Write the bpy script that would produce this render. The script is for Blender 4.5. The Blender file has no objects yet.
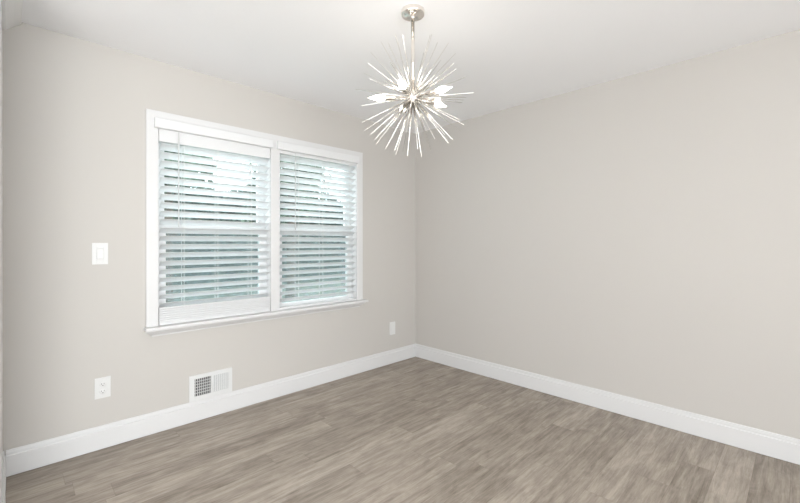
import bpy, bmesh, math, random
from mathutils import Vector, Matrix

scn = bpy.context.scene
COL = scn.collection
PI = math.pi

# ---------------------------------------------------------------- camera
# world frame: the far room corner is the origin, the window wall is y = 0 and runs to -x,
# the plain right hand wall is x = 0 and runs to -y, z is up
CAM = Vector((-3.1502, -2.9639, 1.2429)); YAW = 0.77676; FPX = 394.27
cd = bpy.data.cameras.new('camera')
cam = bpy.data.objects.new('camera', cd); COL.objects.link(cam)
cam.location = CAM; cam.rotation_euler = (PI / 2, 0, -YAW)
cd.sensor_width = 36; cd.lens = 36 * FPX / 800
cd.shift_y = -(251.5 - 242.94) / 800
cd.clip_start = 0.005; cd.clip_end = 200
scn.camera = cam

# ---------------------------------------------------------------- world, sun and added fill lamps, exposure
w = bpy.data.worlds.new('world'); scn.world = w; w.use_nodes = True
bg = w.node_tree.nodes['Background']
bg.inputs['Color'].default_value = (0.86, 0.95, 1.0, 1); bg.inputs['Strength'].default_value = 4.6


def area(name, loc, rot, sx, sy, power, col=(1, 1, 1), spread=180):
    l = bpy.data.lights.new(name, 'AREA'); l.shape = 'RECTANGLE'; l.size = sx; l.size_y = sy
    l.energy = power; l.color = col; l.spread = math.radians(spread)
    o = bpy.data.objects.new(name, l); COL.objects.link(o); o.location = loc; o.rotation_euler = rot
    return o


# added area lamp standing in for daylight at an unseen opening behind the camera
area('south_fill_lamp', (-3.95, -5.56, 1.25), (PI / 2, 0, 0), 3.48, 2.08, 105, (0.995, 0.993, 1.0))
# added upward fill lamp in the unseen room beside the camera, brightening its ceiling
area('up_fill_lamp', (-4.9, -3.2, 0.5), (PI, 0, 0), 1.6, 1.8, 72, (1.0, 0.993, 0.99))

sl = bpy.data.lights.new('sun', 'SUN'); sl.energy = 3.0; sl.angle = math.radians(1.5); sl.color = (1.0, 0.97, 0.92)
so = bpy.data.objects.new('sun', sl); COL.objects.link(so); so.location = (3, -8, 9)
so.rotation_euler = Vector((-0.30, 0.55, -0.80)).to_track_quat('-Z', 'Y').to_euler()

vs = scn.view_settings
vs.view_transform = 'Standard'; vs.look = 'None'; vs.gamma = 1.0; vs.use_curve_mapping = False
vs.exposure = 0.16

# ---------------------------------------------------------------- materials


def mat(name, col, rough=0.5, metal=0.0, spec=0.5, bump=None):
    m = bpy.data.materials.new(name); m.use_nodes = True
    nt = m.node_tree; b = nt.nodes['Principled BSDF']
    b.inputs['Base Color'].default_value = (*col, 1); b.inputs['Roughness'].default_value = rough
    b.inputs['Metallic'].default_value = metal
    b.inputs['Specular IOR Level'].default_value = spec
    if bump:
        tc = nt.nodes.new('ShaderNodeTexCoord'); n = nt.nodes.new('ShaderNodeTexNoise')
        n.inputs['Scale'].default_value = bump[0]; n.inputs['Detail'].default_value = 4
        bp = nt.nodes.new('ShaderNodeBump'); bp.inputs['Strength'].default_value = bump[1]
        bp.inputs['Distance'].default_value = 0.002
        nt.links.new(tc.outputs['Object'], n.inputs['Vector'])
        nt.links.new(n.outputs['Fac'], bp.inputs['Height'])
        nt.links.new(bp.outputs['Normal'], b.inputs['Normal'])
    return m


M_WALL = mat('wall_paint', (0.560, 0.534, 0.500), 0.65, spec=0.3, bump=(220, 0.12))
M_CEIL = mat('ceiling_paint', (0.92, 0.92, 0.93), 0.8, spec=0.2, bump=(160, 0.12))
M_TRIM = mat('trim_paint', (0.70, 0.695, 0.69), 0.35)
M_SASH = mat('vinyl_sash', (0.80, 0.80, 0.80), 0.4)
M_SLAT = mat('blind_slat', (0.86, 0.86, 0.86), 0.4)
_nt = M_SLAT.node_tree      # thin white slats let a little daylight through
_tr = _nt.nodes.new('ShaderNodeBsdfTranslucent'); _tr.inputs['Color'].default_value = (0.84, 0.86, 0.86, 1)
_mx = _nt.nodes.new('ShaderNodeMixShader'); _mx.inputs[0].default_value = 0.38
_nt.links.new(_nt.nodes['Principled BSDF'].outputs[0], _mx.inputs[1]); _nt.links.new(_tr.outputs[0], _mx.inputs[2])
_nt.links.new(_mx.outputs[0], _nt.nodes['Material Output'].inputs['Surface'])
M_RAIL = mat('blind_rail', (0.74, 0.74, 0.74), 0.4)
M_CORD = mat('ladder_cord', (0.8, 0.8, 0.78), 0.8)
M_WAND = mat('blind_wand', (0.62, 0.63, 0.62), 0.3)
M_PLATE = mat('plate_plastic', (0.72, 0.715, 0.70), 0.35)
M_SLOT = mat('socket_slot', (0.16, 0.15, 0.14), 0.6)
M_DUCT_SHADE = mat('duct_shade', (0.10, 0.10, 0.10), 0.6)
M_VENT = mat('vent_enamel', (0.70, 0.70, 0.69), 0.4)
M_NICK = mat('polished_nickel', (0.86, 0.82, 0.77), 0.12, metal=1.0)
M_ROD = mat('rod_nickel', (0.88, 0.86, 0.82), 0.2, metal=1.0)
M_LAWN = mat('lawn', (0.145, 0.16, 0.13), 0.9, bump=(40, 0.5))
M_BARK = mat('bark', (0.10, 0.075, 0.055), 0.9, bump=(30, 0.6))


def emis(name, col, s):
    m = bpy.data.materials.new(name); m.use_nodes = True; nt = m.node_tree
    b = nt.nodes['Principled BSDF']
    b.inputs['Base Color'].default_value = (0.9, 0.9, 0.9, 1)
    b.inputs['Emission Color'].default_value = (*col, 1); b.inputs['Emission Strength'].default_value = s
    return m


M_BULB = emis('bulb_glow', (1.0, 0.93, 0.83), 20)


def thin(name, tint, gloss, rough=0.02, cover=0.0, cover_col=(0.3, 0.3, 0.3)):
    """thin see-through sheet: tinted pass-through, a little mirror, optional opaque weave"""
    m = bpy.data.materials.new(name); m.use_nodes = True; nt = m.node_tree
    nt.nodes.remove(nt.nodes['Principled BSDF']); out = nt.nodes['Material Output']
    t = nt.nodes.new('ShaderNodeBsdfTransparent'); t.inputs['Color'].default_value = (*tint, 1)
    last = t.outputs[0]
    if cover:
        d = nt.nodes.new('ShaderNodeBsdfDiffuse'); d.inputs['Color'].default_value = (*cover_col, 1)
        x = nt.nodes.new('ShaderNodeMixShader'); x.inputs[0].default_value = cover
        nt.links.new(last, x.inputs[1]); nt.links.new(d.outputs[0], x.inputs[2]); last = x.outputs[0]
    if gloss:
        g = nt.nodes.new('ShaderNodeBsdfGlossy'); g.inputs['Roughness'].default_value = rough
        x = nt.nodes.new('ShaderNodeMixShader'); x.inputs[0].default_value = gloss
        nt.links.new(last, x.inputs[1]); nt.links.new(g.outputs[0], x.inputs[2]); last = x.outputs[0]
    nt.links.new(last, out.inputs['Surface'])
    return m


M_GLASS = thin('window_glass', (0.92, 0.965, 0.965), 0.05)
M_SCREEN = thin('insect_screen', (1, 1, 1), 0, cover=0.30, cover_col=(0.44, 0.50, 0.52))


def foliage_mat(name, c1, c2):
    m = bpy.data.materials.new(name); m.use_nodes = True; nt = m.node_tree
    b = nt.nodes['Principled BSDF']; b.inputs['Roughness'].default_value = 0.6
    n = nt.nodes.new('ShaderNodeTexNoise'); n.inputs['Scale'].default_value = 2.3
    tc = nt.nodes.new('ShaderNodeTexCoord'); r = nt.nodes.new('ShaderNodeValToRGB')
    r.color_ramp.elements[0].position = 0.35; r.color_ramp.elements[1].position = 0.65
    r.color_ramp.elements[0].color = (*c1, 1); r.color_ramp.elements[1].color = (*c2, 1)
    nt.links.new(tc.outputs['Object'], n.inputs['Vector']); nt.links.new(n.outputs['Fac'], r.inputs[0])
    nt.links.new(r.outputs[0], b.inputs['Base Color'])
    return m


M_LEAF = foliage_mat('tree_leaves', (0.055, 0.09, 0.06), (0.11, 0.16, 0.105))
M_HEDGE = foliage_mat('hedge_leaves', (0.055, 0.08, 0.068), (0.10, 0.13, 0.11))


def floor_mat():
    m = bpy.data.materials.new('vinyl_plank'); m.use_nodes = True; nt = m.node_tree
    N = nt.nodes.new; L = nt.links.new
    b = nt.nodes['Principled BSDF']
    tc = N('ShaderNodeTexCoord'); sep = N('ShaderNodeSeparateXYZ'); L(tc.outputs['Object'], sep.inputs[0])

    def math_(op, a, bb=None, c=None):
        n = N('ShaderNodeMath'); n.operation = op
        for i, v in enumerate((a, bb, c)):
            if v is None: continue
            if isinstance(v, (int, float)): n.inputs[i].default_value = v
            else: L(v, n.inputs[i])
        return n.outputs[0]
    PW, PL = 0.145, 1.22
    row = math_('FLOOR', math_('DIVIDE', math_('ADD', sep.outputs[1], 10.03), PW))
    wn = N('ShaderNodeTexWhiteNoise'); wn.noise_dimensions = '1D'; L(row, wn.inputs['W'])
    xs = math_('ADD', math_('DIVIDE', sep.outputs[0], PL), math_('MULTIPLY', wn.outputs['Value'], 7.0))
    colm = math_('FLOOR', xs)
    cmb = N('ShaderNodeCombineXYZ'); L(row, cmb.inputs[0]); L(colm, cmb.inputs[1])
    wn2 = N('ShaderNodeTexWhiteNoise'); wn2.noise_dimensions = '2D'; L(cmb.outputs[0], wn2.inputs['Vector'])
    pid = wn2.outputs['Value']
    # seams
    fy = math_('FRACT', math_('DIVIDE', math_('ADD', sep.outputs[1], 10.03), PW))
    fx = math_('FRACT', xs)
    ey = math_('MINIMUM', fy, math_('SUBTRACT', 1, fy)); ex = math_('MINIMUM', fx, math_('SUBTRACT', 1, fx))
    sy_ = math_('LESS_THAN', ey, 0.010); sx_ = math_('LESS_THAN', ex, 0.0012)
    seam = math_('MAXIMUM', sy_, sx_)
    # grain: noise stretched along x, shifted per plank
    off = N('ShaderNodeCombineXYZ')
    L(math_('ADD', sep.outputs[0], math_('MULTIPLY', pid, 37.0)), off.inputs[0])
    L(math_('ADD', sep.outputs[1], math_('MULTIPLY', pid, 11.0)), off.inputs[1])

    def noise(sc, det, rough, dist=0.0):
        mp = N('ShaderNodeMapping'); mp.inputs['Scale'].default_value = sc
        L(off.outputs[0], mp.inputs['Vector'])
        n = N('ShaderNodeTexNoise'); n.inputs['Scale'].default_value = 1; n.inputs['Detail'].default_value = det
        n.inputs['Roughness'].default_value = rough; n.inputs['Distortion'].default_value = dist
        L(mp.outputs[0], n.inputs['Vector'])
        return n.outputs['Fac']
    g1 = noise((2.6, 40, 1), 8, 0.72, 0.5)
    g2 = noise((11.0, 150, 1), 4, 0.65, 0.6)
    g3 = noise((4.5, 13.0, 1), 5, 0.65, 0.7)
    v = math_('ADD', math_('MULTIPLY', g1, 0.50), math_('MULTIPLY', g2, 0.20))
    v = math_('ADD', v, math_('MULTIPLY', g3, 0.36))
    v = math_('ADD', v, math_('MULTIPLY', math_('SUBTRACT', pid, 0.5), 0.09))
    r = N('ShaderNodeValToRGB'); cr = r.color_ramp
    cr.elements[0].position = 0.36; cr.elements[0].color = (0.180, 0.148, 0.119, 1)
    cr.elements[1].position = 0.70; cr.elements[1].color = (0.535, 0.470, 0.400, 1)
    e = cr.elements.new(0.53); e.color = (0.352, 0.302, 0.252, 1)
    L(v, r.inputs[0])
    mx = N('ShaderNodeMix'); mx.data_type = 'RGBA'; mx.blend_type = 'MULTIPLY'
    mx.inputs['B'].default_value = (0.84, 0.83, 0.82, 1)
    L(seam, mx.inputs['Factor']); L(r.outputs[0], mx.inputs['A'])
    L(mx.outputs['Result'], b.inputs['Base Color'])
    b.inputs['Roughness'].default_value = 0.48; b.inputs['Specular IOR Level'].default_value = 0.35
    bp = N('ShaderNodeBump'); bp.inputs['Strength'].default_value = 0.12; bp.inputs['Distance'].default_value = 0.002
    L(math_('SUBTRACT', v, math_('MULTIPLY', seam, 0.5)), bp.inputs['Height']); L(bp.outputs[0], b.inputs['Normal'])
    return m


M_FLOOR = floor_mat()

# ---------------------------------------------------------------- mesh helpers


def box(bm, x0, x1, y0, y1, z0, z1, bev=0.0):
    mat_ = Matrix.Translation(((x0 + x1) / 2, (y0 + y1) / 2, (z0 + z1) / 2)) @ Matrix.Diagonal((abs(x1 - x0), abs(y1 - y0), abs(z1 - z0), 1))
    t = bmesh.new(); bmesh.ops.create_cube(t, size=1, matrix=mat_)
    if bev:
        bmesh.ops.bevel(t, geom=t.edges[:], offset=bev, segments=2, profile=0.7, affect='EDGES')
    merge(bm, t)


def merge(bm, t, M=None):
    if M is not None: bmesh.ops.transform(t, matrix=M, verts=t.verts[:])
    vm = {v: bm.verts.new(v.co) for v in t.verts}
    for f in t.faces:
        try:
            nf = bm.faces.new([vm[v] for v in f.verts]); nf.smooth = f.smooth
        except ValueError: pass
    t.free()


def lathe(bm, prof, n=32, M=None):
    """prof: list of (r, z) from one end to the other, turned about z"""
    t = bmesh.new(); rings = []
    for r, z in prof:
        if r < 1e-6: rings.append([t.verts.new((0, 0, z))])
        else: rings.append([t.verts.new((r * math.cos(2 * PI * k / n), r * math.sin(2 * PI * k / n), z)) for k in range(n)])
    for a, b in zip(rings, rings[1:]):
        for k in range(n):
            k2 = (k + 1) % n
            if len(a) == 1 and len(b) == 1: continue
            if len(a) == 1: f = t.faces.new((a[0], b[k2], b[k]))
            elif len(b) == 1: f = t.faces.new((a[k], a[k2], b[0]))
            else: f = t.faces.new((a[k], a[k2], b[k2], b[k]))
            f.smooth = True
    bmesh.ops.recalc_face_normals(t, faces=t.faces[:])
    merge(bm, t, M)


def sweep(bm, prof, place_a, place_b):
    """closed profile (list of 2d points) swept between two placements; place(pt) -> 3d"""
    A = [bm.verts.new(place_a(p)) for p in prof]; B = [bm.verts.new(place_b(p)) for p in prof]
    n = len(prof)
    for k in range(n):
        bm.faces.new((A[k], A[(k + 1) % n], B[(k + 1) % n], B[k]))
    bm.faces.new(A); bm.faces.new(B[::-1])
    bmesh.ops.recalc_face_normals(bm, faces=bm.faces[:])


def link(name, bm, m, parent=None, auto=None):
    me = bpy.data.meshes.new(name); bmesh.ops.recalc_face_normals(bm, faces=bm.faces[:]); bm.to_mesh(me); bm.free()
    me.materials.append(m)
    o = bpy.data.objects.new(name, me); COL.objects.link(o)
    if parent: o.parent = parent
    return o


def local(o, root_loc):
    """shift mesh data so that the object's origin sits at its parent's base point"""
    o.data.transform(Matrix.Translation(-Vector(root_loc)))
    return o


def empty(name, loc, **props):
    o = bpy.data.objects.new(name, None); COL.objects.link(o); o.location = loc
    o.empty_display_size = 0.05
    for k, v in props.items(): o[k] = v
    return o


def struct(name, bm, m, parent=None):
    o = link(name, bm, m, parent)
    if parent is None: o['kind'] = 'structure'
    return o


def boxes(*bs, bev=0.0):
    bm = bmesh.new()
    for b in bs: box(bm, *b, bev=bev)
    return bm


# ---------------------------------------------------------------- room shell
H = 2.44; XW = -3.187          # ceiling height, face of the white opening side
S, W = -5.4, -6.5              # room behind and room beside the camera
WX0, WX1, WZ0, WZ1 = -2.50, -0.79, 0.66, 2.06   # rough window hole

struct('floor', boxes((W, 0.15, S, 0.15, -0.12, 0.0)), M_FLOOR)
struct('ceiling', boxes((W, 0.15, S, 0.15, H, H + 0.12)), M_CEIL)
struct('wall_north', boxes((W, WX0, 0, 0.15, 0, H), (WX1, 0.15, 0, 0.15, 0, H),
                           (WX0, WX1, 0, 0.15, 0, WZ0), (WX0, WX1, 0, 0.15, WZ1, H)), M_WALL)
struct('wall_east', boxes((0, 0.15, S, 0, 0, H)), M_WALL)
struct('wall_south', boxes((W, -5.7, S - 0.15, S, 0, H), (-2.2, 0.15, S - 0.15, S, 0, H),
                           (-5.7, -2.2, S - 0.15, S, 2.3, H), (-5.7, -2.2, S - 0.15, S, 0, 0.2)), M_CEIL)  # unseen wall, white for bounce; opening placed and sized to admit fill light
struct('wall_outer', boxes((W - 0.15, W, S - 0.15, 0.15, 0, H)), M_CEIL)  # unseen wall, kept white to bounce more light
# white side of the wide opening the picture was taken from, with header
struct('wall_west', boxes((XW - 0.12, XW - 0.008, -0.62, 0, 0, H), (XW - 0.12, XW - 0.008, S, -0.62, 2.31, H),
                          (XW - 0.12, XW - 0.008, S, -4.9, 0, 2.31)), M_TRIM)
bm = boxes((XW - 0.008, XW, -0.62, -0.001, 0.0, 2.305), bev=0.002)
struct('trim_1', bm, M_TRIM)
# crown along the head of the opening
cp = [(-0.008, 2.31), (-0.008, 2.439), (0.073, 2.439), (0.071, 2.428), (0.060, 2.418), (0.042, 2.404), (0.026, 2.388),
      (0.012, 2.376), (0.004, 2.373), (-0.004, 2.372), (-0.004, 2.335)]
bm = bmesh.new()
sweep(bm, cp, lambda p: (XW + p[0], -0.001, p[1]), lambda p: (XW + p[0], S, p[1]))
struct('trim_2', bm, M_SASH)  # lighter white than the other trim, brightening put into the crown's colour

# baseboards, mitred in the corner
bp_ = [(0, 0.003), (0.0145, 0.003), (0.0145, 0.108), (0.0135, 0.112), (0.0085, 0.1145), (0.0085, 0.127), (0.0075, 0.133),
       (0.006, 0.140), (0.0, 0.141)]
bm = bmesh.new(); sweep(bm, bp_, lambda p: (XW + 0.012, -p[0], p[1]), lambda p: (-p[0], -p[0], p[1]))
struct('baseboard_north', bm, M_TRIM)
bm = bmesh.new(); sweep(bm, bp_, lambda p: (-p[0], -p[0], p[1]), lambda p: (-p[0], S, p[1]))
struct('baseboard_east', bm, M_TRIM)
bm = bmesh.new(); sweep(bm, bp_, lambda p: (XW + p[0] * 0.9, -0.0005, p[1]), lambda p: (XW + p[0] * 0.9, -0.62, p[1]))
struct('baseboard_west', bm, M_TRIM)

# ---------------------------------------------------------------- window casing, stool, apron
OPEN = [(-2.469, -1.690), (-1.615, -0.825)]
ZS = 0.70; ZH = 2.035
bm = boxes((-2.538, -2.469, -0.020, 0, ZS, ZH), (-0.825, -0.757, -0.020, 0, ZS, ZH),
           (-1.690, -1.615, -0.020, 0, ZS, ZH), (-2.538, -0.757, -0.020, 0, ZH, 2.106), bev=0.0025)
struct('trim_3', bm, M_TRIM)
bm = boxes((-2.549, -0.728, -0.072, 0.0, 0.681, ZS), bev=0.004)
box(bm, -2.469, -1.690, -0.002, 0.055, 0.681, ZS); box(bm, -1.615, -0.825, -0.002, 0.055, 0.681, ZS)
struct('trim_4', bm, M_TRIM)
# moulded apron under the stool, ends mitred back to the wall
ap = [(0.000, 0.681), (0.060, 0.681), (0.058, 0.674), (0.050, 0.668), (0.042, 0.658), (0.030, 0.650), (0.022, 0.645), (0.020, 0.636), (0.0, 0.636)]
bm = bmesh.new()
sweep(bm, ap, lambda p: (-2.485 - p[0] * 1.1 if p[0] > 0 else -2.507, -p[0], p[1]),
      lambda p: (-0.818 + p[0] * 1.1 if p[0] > 0 else -0.796, -p[0], p[1]))
struct('trim_5', bm, M_TRIM)

# ---------------------------------------------------------------- windows
for i, (x0, x1) in enumerate(OPEN):
    root = empty('window_%d' % (i + 1), ((x0 + x1) / 2, 0.075, ZS), kind='structure')
    base = root.location
    e = 0.028
    # jamb liner
    bm = boxes((x0 - e, x0, 0.0, 0.15, 0.66, 2.06), (x1, x1 + e, 0.0, 0.15, 0.66, 2.06),
               (x0, x1, 0.0, 0.15, ZH, 2.06), (x0, x1, 0.056, 0.15, 0.66, ZS))
    local(link('window_frame', bm, M_SASH, root), base)
    st = 0.060
    # lower sash, inner track
    y0, y1 = 0.054, 0.084
    zt, zb = 1.352, ZS
    bm = boxes((x0, x0 + st, y0, y1, zb, zt), (x1 - st, x1, y0, y1, zb, zt),
               (x0 + st, x1 - st, y0, y1, 1.308, zt), (x0 + st, x1 - st, y0, y1, zb, 0.742), bev=0.002)
    box(bm, (x0 + x1) / 2 - 0.03, (x0 + x1) / 2 + 0.03, y0 - 0.006, y0 + 0.002, 1.335, 1.348, bev=0.002)
    s = local(link('lower_sash', bm, M_SASH, root), base)
    local(link('window_pane', boxes((x0 + st - 0.003, x1 - st + 0.003, 0.067, 0.071, 0.74, 1.31)), M_GLASS, s), base)
    # upper sash, outer track
    y0, y1 = 0.088, 0.118
    zt, zb = ZH, 1.352
    bm = boxes((x0, x0 + st, y0, y1, zb, zt), (x1 - st, x1, y0, y1, zb, zt),
               (x0 + st, x1 - st, y0, y1, 1.985, zt), (x0 + st, x1 - st, y0, y1, zb, 1.397), bev=0.002)
    s = local(link('upper_sash', bm, M_SASH, root), base)
    local(link('window_pane', boxes((x0 + st - 0.003, x1 - st + 0.003, 0.101, 0.105, 1.395, 1.988)), M_GLASS, s), base)
    local(link('insect_screen', boxes((x0 + 0.004, x1 - 0.004, 0.132, 0.1335, ZS, 1.37)), M_SCREEN, root), base)

# ---------------------------------------------------------------- blinds
PITCH = 0.0555; SW = 0.063; TILT = math.radians(32)


def slat(bm, x0, x1, yc, zc, tilt, wdt=SW, th=0.003):
    """one gently crowned slat; positive tilt lifts its room edge"""
    n = 6; top, bot = [], []
    for k in range(n + 1):
        u = -wdt / 2 + wdt * k / n
        c = 0.0025 * (1 - (2 * u / wdt) ** 2)
        for lst, h in ((top, c + th / 2), (bot, c - th / 2)):
            lst.append((yc + u * math.cos(tilt) + h * math.sin(tilt), zc - u * math.sin(tilt) + h * math.cos(tilt)))
    prof = top + bot[::-1]
    A = [bm.verts.new((x0, y, z)) for y, z in prof]; B = [bm.verts.new((x1, y, z)) for y, z in prof]
    m = len(prof)
    for k in range(m):
        f = bm.faces.new((A[k], A[(k + 1) % m], B[(k + 1) % m], B[k]))
    bm.faces.new(A); bm.faces.new(B[::-1])


def blind(idx, x0, x1, label, head_bottom, stack_top, wand_x, cords, n_stack):
    root = empty('window_blind', ((x0 + x1) / 2, 0.02, ZS), label=label, category='blind', group='window blinds')
    base = root.location
    yc = 0.020
    local(link('headrail', boxes((x0 + 0.004, x1 - 0.004, -0.012, 0.045, head_bottom, 2.032), bev=0.002), M_RAIL, root), base)
    # valance board with a rounded lower edge, proud of the casing
    vp = [(-0.0205, 1.992), (-0.0205, 2.055), (-0.044, 2.055), (-0.046, 2.052), (-0.046, 2.000), (-0.043, 1.994), (-0.038, 1.992)]
    bm = bmesh.new()
    sweep(bm, vp, lambda p: (x0 - 0.026, p[0], p[1]), lambda p: (x1 + 0.006, p[0], p[1]))
    local(link('valance', bm, M_RAIL, root), base)
    bm = bmesh.new(); zc = 1.245 + PITCH / 2
    zs = []
    k = -20
    while True:
        z = zc + k * PITCH; k += 1
        if z < stack_top + 0.012: continue
        if z > head_bottom - 0.020: break
        zs.append(z); slat(bm, x0 + 0.018, x1 - 0.006, yc, z, TILT)
    local(link('slats', bm, M_SLAT, root), base)
    if n_stack:    # spare slats gathered on the bottom rail
        bm = bmesh.new()
        for q in range(n_stack):
            slat(bm, x0 + 0.005, x1 - 0.006, yc - 0.004, ZS + 0.014 + (q + 0.5) * (stack_top - ZS - 0.016) / n_stack, math.radians(10), th=0.011)
        local(link('stacked_slats', bm, M_RAIL, root), base)
    local(link('bottom_rail', boxes((x0 + 0.005, x1 - 0.006, yc - 0.036, yc + 0.028, ZS + 0.001, ZS + 0.020), bev=0.004), M_RAIL, root), base)
    for cx in cords:
        bm = bmesh.new()
        for yy in (yc - SW / 2 * math.cos(TILT) - 0.0025, yc + SW / 2 * math.cos(TILT) + 0.0015):
            box(bm, cx - 0.0012, cx + 0.0012, yy - 0.0008, yy + 0.0008, ZS + 0.02, head_bottom + 0.005)
        for z in zs:   # rungs under every slat
            t = bmesh.new(); L_ = SW + 0.004
            bmesh.ops.create_cube(t, size=1, matrix=Matrix.Translation((cx, yc, z - 0.001)) @ Matrix.Rotation(-TILT, 4, 'X') @ Matrix.Diagonal((0.002, L_, 0.001, 1)))
            merge(bm, t)
        local(link('ladder_cord', bm, M_CORD, root), base)
    bm = bmesh.new()
    lathe(bm, [(0, 1.350), (0.0048, 1.352), (0.0055, 1.372), (0.0042, 1.385), (0.0040, 1.945), (0.0028, 1.95), (0.0028, 1.985), (0, 1.986)], 8,
          Matrix.Translation((wand_x, -0.035, 0)))
    local(link('tilt_wand', bm, M_WAND, root), base)
    return root


blind(0, *OPEN[0], 'white slatted blind in the left window, spare slats stacked on the stool', 1.912, 0.815, -2.354, (-2.314, -2.091, -1.845), 7)
blind(1, *OPEN[1], 'white slatted blind in the right window, hanging nearest the room corner', 1.968, 0.738, -1.483, (-1.439, -1.199, -0.905), 0)

# ---------------------------------------------------------------- wall fittings
# rocker switch
r = empty('light_switch', (-2.7735, 0, 1.114), label='white rocker light switch on the wall left of the window', category='light switch')
pl = boxes((-2.812, -2.7915, -0.006, 0, 1.114, 1.243), (-2.7555, -2.735, -0.006, 0, 1.114, 1.243),
           (-2.7915, -2.7555, -0.006, 0, 1.114, 1.1445), (-2.7915, -2.7555, -0.006, 0, 1.2125, 1.243), bev=0.0012)
box(pl, -2.80, -2.745, -0.0012, 0, 1.12, 1.235)
local(link('cover_plate', pl, M_PLATE, r), r.location)
bm = bmesh.new()
pz = [(1.146, 0.001), (1.146, 0.0145), (1.149, 0.0150), (1.179, 0.0090), (1.2095, 0.0060), (1.211, 0.001)]
sweep(bm, pz, lambda p: (-2.7898, -p[1], p[0]), lambda p: (-2.7572, -p[1], p[0]))
local(link('rocker', bm, M_PLATE, r), r.location)

# duplex receptacle
r = empty('wall_outlet', (-2.761, 0, 0.306), label='white duplex wall outlet low on the wall, left of the vent', category='outlet')
local(link('cover_plate', boxes((-2.800, -2.722, -0.006, 0, 0.306, 0.430), bev=0.002), M_PLATE, r), r.location)
for zc in (0.3895, 0.3465):
    bm = bmesh.new()
    lathe(bm, [(0, 0.0055), (0.0172, 0.0055), (0.0172, 0.0078), (0.016, 0.0085), (0, 0.0085)], 20,
          Matrix.Translation((-2.761, 0, zc)) @ Matrix.Diagonal((1, 1, 0.82, 1)) @ Matrix.Rotation(PI / 2, 4, 'X'))
    f = local(link('socket_face', bm, M_PLATE, r), r.location)
    bm = boxes((-2.7685, -2.7660, -0.0092, -0.0080, zc - 0.001, zc + 0.007), (-2.7560, -2.7535, -0.0092, -0.0080, zc, zc + 0.007))
    lathe(bm, [(0, 0.008), (0.0026, 0.008), (0.0026, 0.0092), (0, 0.0092)], 10, Matrix.Translation((-2.761, 0, zc - 0.007)) @ Matrix.Rotation(PI / 2, 4, 'X'))
    s = local(link('slots', bm, M_SLOT, f), r.location)

# blank looking plate by the corner
r = empty('wall_plate', (-0.350, 0, 0.296), label='small white wall plate between the window and the room corner', category='wall plate')
local(link('cover_plate', boxes((-0.389, -0.311, -0.006, 0, 0.296, 0.426), bev=0.002), M_PLATE, r), r.location)
local(link('insert', boxes((-0.367, -0.333, -0.0072, -0.005, 0.327, 0.395), bev=0.0008), M_PLATE, r), r.location)

# two way register
VX0, VX1, VZ0, VZ1 = -2.281, -1.989, 0.1425, 0.321
r = empty('wall_vent', ((VX0 + VX1) / 2, 0, VZ0), label='white two-way metal air vent standing on the baseboard below the window', category='vent')
ix0, ix1, iz0, iz1 = VX0 + 0.034, VX1 - 0.030, VZ0 + 0.030, VZ1 - 0.028
xm = (ix0 + ix1) / 2
bm = boxes((VX0, ix0, -0.010, 0, VZ0, VZ1), (ix1, VX1, -0.010, 0, VZ0, VZ1), (ix0, ix1, -0.010, 0, VZ0, iz0), (ix0, ix1, -0.010, 0, iz1, VZ1),
           bev=0.0018)
box(bm, xm - 0.006, xm + 0.006, -0.0095, 0.0, iz0, iz1)
local(link('vent_frame', bm, M_VENT, r), r.location)
local(link('duct_shade_sheet', boxes((ix0 - 0.004, ix1 + 0.004, -0.0014, -0.0004, iz0 - 0.004, iz1 + 0.004)), M_DUCT_SHADE, r), r.location)  # dark sheet standing in for the shade inside the duct


def fins(xa, xb, n, ang, wd):
    bm = bmesh.new()
    for k in range(n):
        xc = xa + (k + 0.5) * (xb - xa) / n
        t = bmesh.new()
        bmesh.ops.create_cube(t, size=1, matrix=Matrix.Translation((xc, -0.0058, (iz0 + iz1) / 2)) @ Matrix.Rotation(ang, 4, 'Z') @ Matrix.Diagonal((0.0016, wd, iz1 - iz0, 1)))
        merge(bm, t)
    return bm


bm = fins(ix0, xm - 0.006, 8, math.radians(-40), 0.0072)
for k in range(1, 6):
    z = iz0 + k * (iz1 - iz0) / 6
    box(bm, ix0, xm - 0.006, -0.0040, -0.0022, z - 0.0022, z + 0.0022)
local(link('open_louver', bm, M_VENT, r), r.location)
local(link('closed_louver', fins(xm + 0.006, ix1, 8, math.radians(52), 0.0118), M_VENT, r), r.location)

# ---------------------------------------------------------------- chandelier
CX, CY, HZ = -1.6766, -1.5590, 1.993
root = empty('chandelier', (CX, CY, H), label='polished nickel starburst chandelier with five lit candle bulbs hanging from the ceiling', category='chandelier')
T0 = Matrix.Identity(4)
bm = bmesh.new()
lathe(bm, [(0, 0), (0.060, 0), (0.0605, -0.004), (0.0605, -0.019), (0.058, -0.023), (0.052, -0.0245), (0.012, -0.026), (0.011, -0.038), (0.0085, -0.041), (0, -0.041)], 40)
link('canopy', bm, M_NICK, root)
bm = bmesh.new()
lathe(bm, [(0, -0.038), (0.0092, -0.038), (0.0092, -(H - HZ) + 0.02), (0, -(H - HZ) + 0.02)], 16)
box(bm, -0.009, 0.009, -0.009, 0.009, -0.047, -0.041, bev=0.002)
link('stem', bm, M_NICK, root)
hub = Vector((0, 0, HZ - H))
bm = bmesh.new()
t = bmesh.new(); bmesh.ops.create_uvsphere(t, u_segments=28, v_segments=18, radius=0.030)
for f in t.faces: f.smooth = True
merge(bm, t, Matrix.Translation(hub))
lathe(bm, [(0, -0.030), (0.006, -0.030), (0.006, -0.040), (0.009, -0.043), (0.006, -0.049), (0, -0.050)], 14, Matrix.Translation(hub))
link('hub', bm, M_NICK, root)

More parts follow.
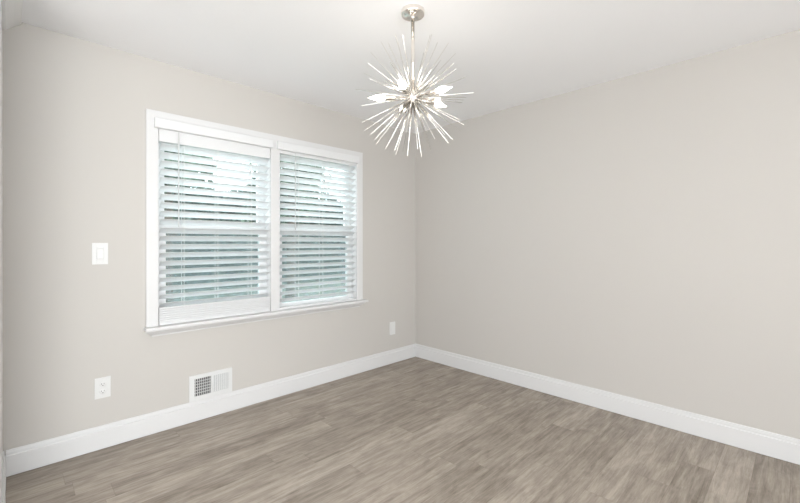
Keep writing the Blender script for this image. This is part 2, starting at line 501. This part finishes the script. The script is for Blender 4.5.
RT = Vector((math.cos(YAW), -math.sin(YAW), 0)); FW = Vector((math.sin(YAW), math.cos(YAW), 0))
for deg in (37, 109, 181, 253, 325):
    a = math.radians(deg)
    d = (RT * math.cos(a) - FW * math.sin(a)).normalized()
    Mx = Matrix.Translation(hub) @ d.to_track_quat('Z', 'Y').to_matrix().to_4x4()
    bm = bmesh.new()
    lathe(bm, [(0, 0.02), (0.0045, 0.02), (0.0045, 0.085), (0.011, 0.088), (0.0125, 0.092), (0.0125, 0.140), (0.0115, 0.143), (0, 0.143)], 18, Mx)
    s = link('bulb_socket', bm, M_NICK, root)
    bm = bmesh.new()
    lathe(bm, [(0, 0.1432), (0.010, 0.1436), (0.0105, 0.149), (0.0138, 0.158), (0.0160, 0.168), (0.0156, 0.179), (0.0125, 0.192), (0.0080, 0.205),
               (0.0040, 0.218), (0.0016, 0.228), (0, 0.232)], 20, Mx)
    link('candle_bulb', bm, M_BULB, s)

# the spikes: rod tips as directions about the hub, (sideways, upwards, near side or far side)
TIPS = [(402.6, 34.8, 1), (395.3, 34.8, 0), (381, 41.8, 0), (388.4, 43.4, 1), (370.6, 52.3, 0), (368.2, 63.3, 1), (363.5, 73, 0),
        (430.2, 34.8, 0), (431.9, 34.3, 1), (437.7, 42.3, 1), (448.6, 42.8, 0), (455.7, 53.2, 0), (456.5, 68.7, 1), (453.7, 63.3, 1),
        (451.5, 72.6, 1), (466.3, 76.8, 0), (473.9, 92.7, 1), (466, 97.4, 0), (464, 100, 0), (462, 102.6, 0),
        (355.4, 89.3, 0), (361.4, 105.6, 1), (369.3, 78.6, 1), (376.9, 92.5, 0),
        (361.8, 122.5, 1), (364.3, 130.7, 0), (370.3, 134.5, 0), (374.5, 139.8, 0), (376, 144.1, 1), (385.6, 148.7, 0), (394.6, 150.9, 0),
        (395.7, 155, 1), (402.8, 151.4, 0), (407.5, 155.8, 0), (417.9, 149.6, 0), (421.6, 156.9, 1), (431.2, 150.7, 0), (435, 138.9, 0),
        (427.4, 131.8, 1), (444.9, 134.7, 1), (452.5, 139.4, 1), (448.5, 143.3, 0), (460.2, 119.8, 1), (464, 124.9, 0), (461.8, 131.2, 0),
        (400.5, 55, 0), (424, 52, 0), (390, 62, 1), (441, 60, 0), (384, 80, 1), (443, 79, 0), (383, 118, 1), (391, 127, 0), (406, 133, 1),
        (440, 112, 0), (419, 118, 1), (404, 74, 1), (424, 78, 1), (396, 100, 1), (431, 103, 1), (409, 112, 1), (411, 60, 0)]
R = 0.325
HW = Vector((CX, CY, HZ))
rod_bm = bmesh.new()
lathe(rod_bm, [(0, 0.022), (0.0036, 0.022), (0.0034, 0.165), (0.0030, 0.170), (0.0017, 0.172), (0.0015, R - 0.001), (0, R)], 8)
rod_me = None
for k, (u, v, near) in enumerate(TIPS):
    if v > 105 and k % 4: near = 1
    if v < 62 and k % 5: near = 0
    ray = FW + RT * ((u - 400) / FPX) + Vector((0, 0, -1)) * ((v - 242.94) / FPX); ray.normalize()
    oc = CAM - HW
    b_ = oc.dot(ray); disc = b_ * b_ - (oc.length_squared - R * R)
    tt = -b_ if disc <= 0 else (-b_ - math.sqrt(disc) if near else -b_ + math.sqrt(disc))
    d = (CAM + ray * tt - HW).normalized()
    if rod_me is None:
        o = link('rod', rod_bm, M_ROD, root); rod_me = o.data
    else:
        o = bpy.data.objects.new('rod', rod_me); COL.objects.link(o); o.parent = root
    o.location = hub; o.rotation_mode = 'QUATERNION'; o.rotation_quaternion = d.to_track_quat('Z', 'Y')

# ---------------------------------------------------------------- garden beyond the panes
GZ = -0.35
bm = bmesh.new()
box(bm, -10, 30, 0.16, 30, GZ - 0.1, GZ)
struct('ground_lawn', bm, M_LAWN)
rng = random.Random(5)


def leaf(bm, c, size):
    q = Vector((rng.gauss(0, 1), rng.gauss(0, 1), rng.gauss(0, 1))).normalized()
    a = q.orthogonal().normalized(); b = q.cross(a); s = size * rng.uniform(0.7, 1.3)
    vs_ = [bm.verts.new(c + a * (s * px) + b * (s * py) + q * (s * pq)) for px, py, pq in ((-1, 0, 0), (-0.2, 0.42, 0.1), (1, 0, 0.0), (-0.2, -0.42, 0.1))]
    bm.faces.new((vs_[0], vs_[1], vs_[2])); bm.faces.new((vs_[0], vs_[2], vs_[3]))


bm = bmesh.new()
HX0, HX1, HY, HH = -4.0, 19.0, 11.5, 3.25
box(bm, HX0, HX1, HY, HY + 0.9, GZ, HH - 0.15)
for k in range(14000):
    x = rng.uniform(HX0, HX1)
    top = HH + 0.14 * math.sin(x * 2.3) + 0.08 * math.sin(x * 5.1)
    z = GZ + (top - GZ) * rng.random() ** 0.6
    leaf(bm, Vector((x, HY - 0.05 - abs(rng.gauss(0, 0.09)), z)), 0.12)
hd = link('garden_hedge', bm, M_HEDGE)
hd['label'] = 'dense green hedge on the lawn, seen through the lower halves of the blinds'; hd['category'] = 'hedge'


def tree(x, y, h, crown, n, label):
    rt = empty('garden_tree', (x, y, GZ), label=label, category='tree', group='trees outside the windows')
    bm = bmesh.new()
    lathe(bm, [(0.17, 0), (0.12, 0.4), (0.10, h * 0.5), (0.05, h * 0.85), (0, h * 0.9)], 10)
    for k in range(7):
        a = k * 2.4; z = h * (0.35 + 0.07 * k)
        d = Vector((math.cos(a), math.sin(a), 0.7)).normalized()
        lathe(bm, [(0.045, 0), (0.015, crown * 0.7), (0, crown * 0.72)], 6, Matrix.Translation((0, 0, z)) @ d.to_track_quat('Z', 'Y').to_matrix().to_4x4())
    link('trunk', bm, M_BARK, rt)
    bm = bmesh.new()
    lobes = [(Vector((rng.gauss(0, .45) * crown, rng.gauss(0, .45) * crown, h * 0.66 + rng.gauss(0, .4) * crown)), crown * rng.uniform(.35, .6)) for _ in range(12)]
    for k in range(n):
        c, rr = rng.choice(lobes)
        d = Vector((rng.gauss(0, 1), rng.gauss(0, 1), rng.gauss(0, 1))).normalized()
        leaf(bm, c + d * rr * rng.random() ** 0.4, 0.10)
    link('foliage', bm, M_LEAF, rt)
    return rt


tree(-0.62, 7.2, 4.8, 1.25, 4200, 'dark leafy tree beyond the hedge, seen through the left window')
tree(2.49, 7.2, 4.6, 1.2, 4200, 'dark leafy tree beyond the hedge, seen through the right window')
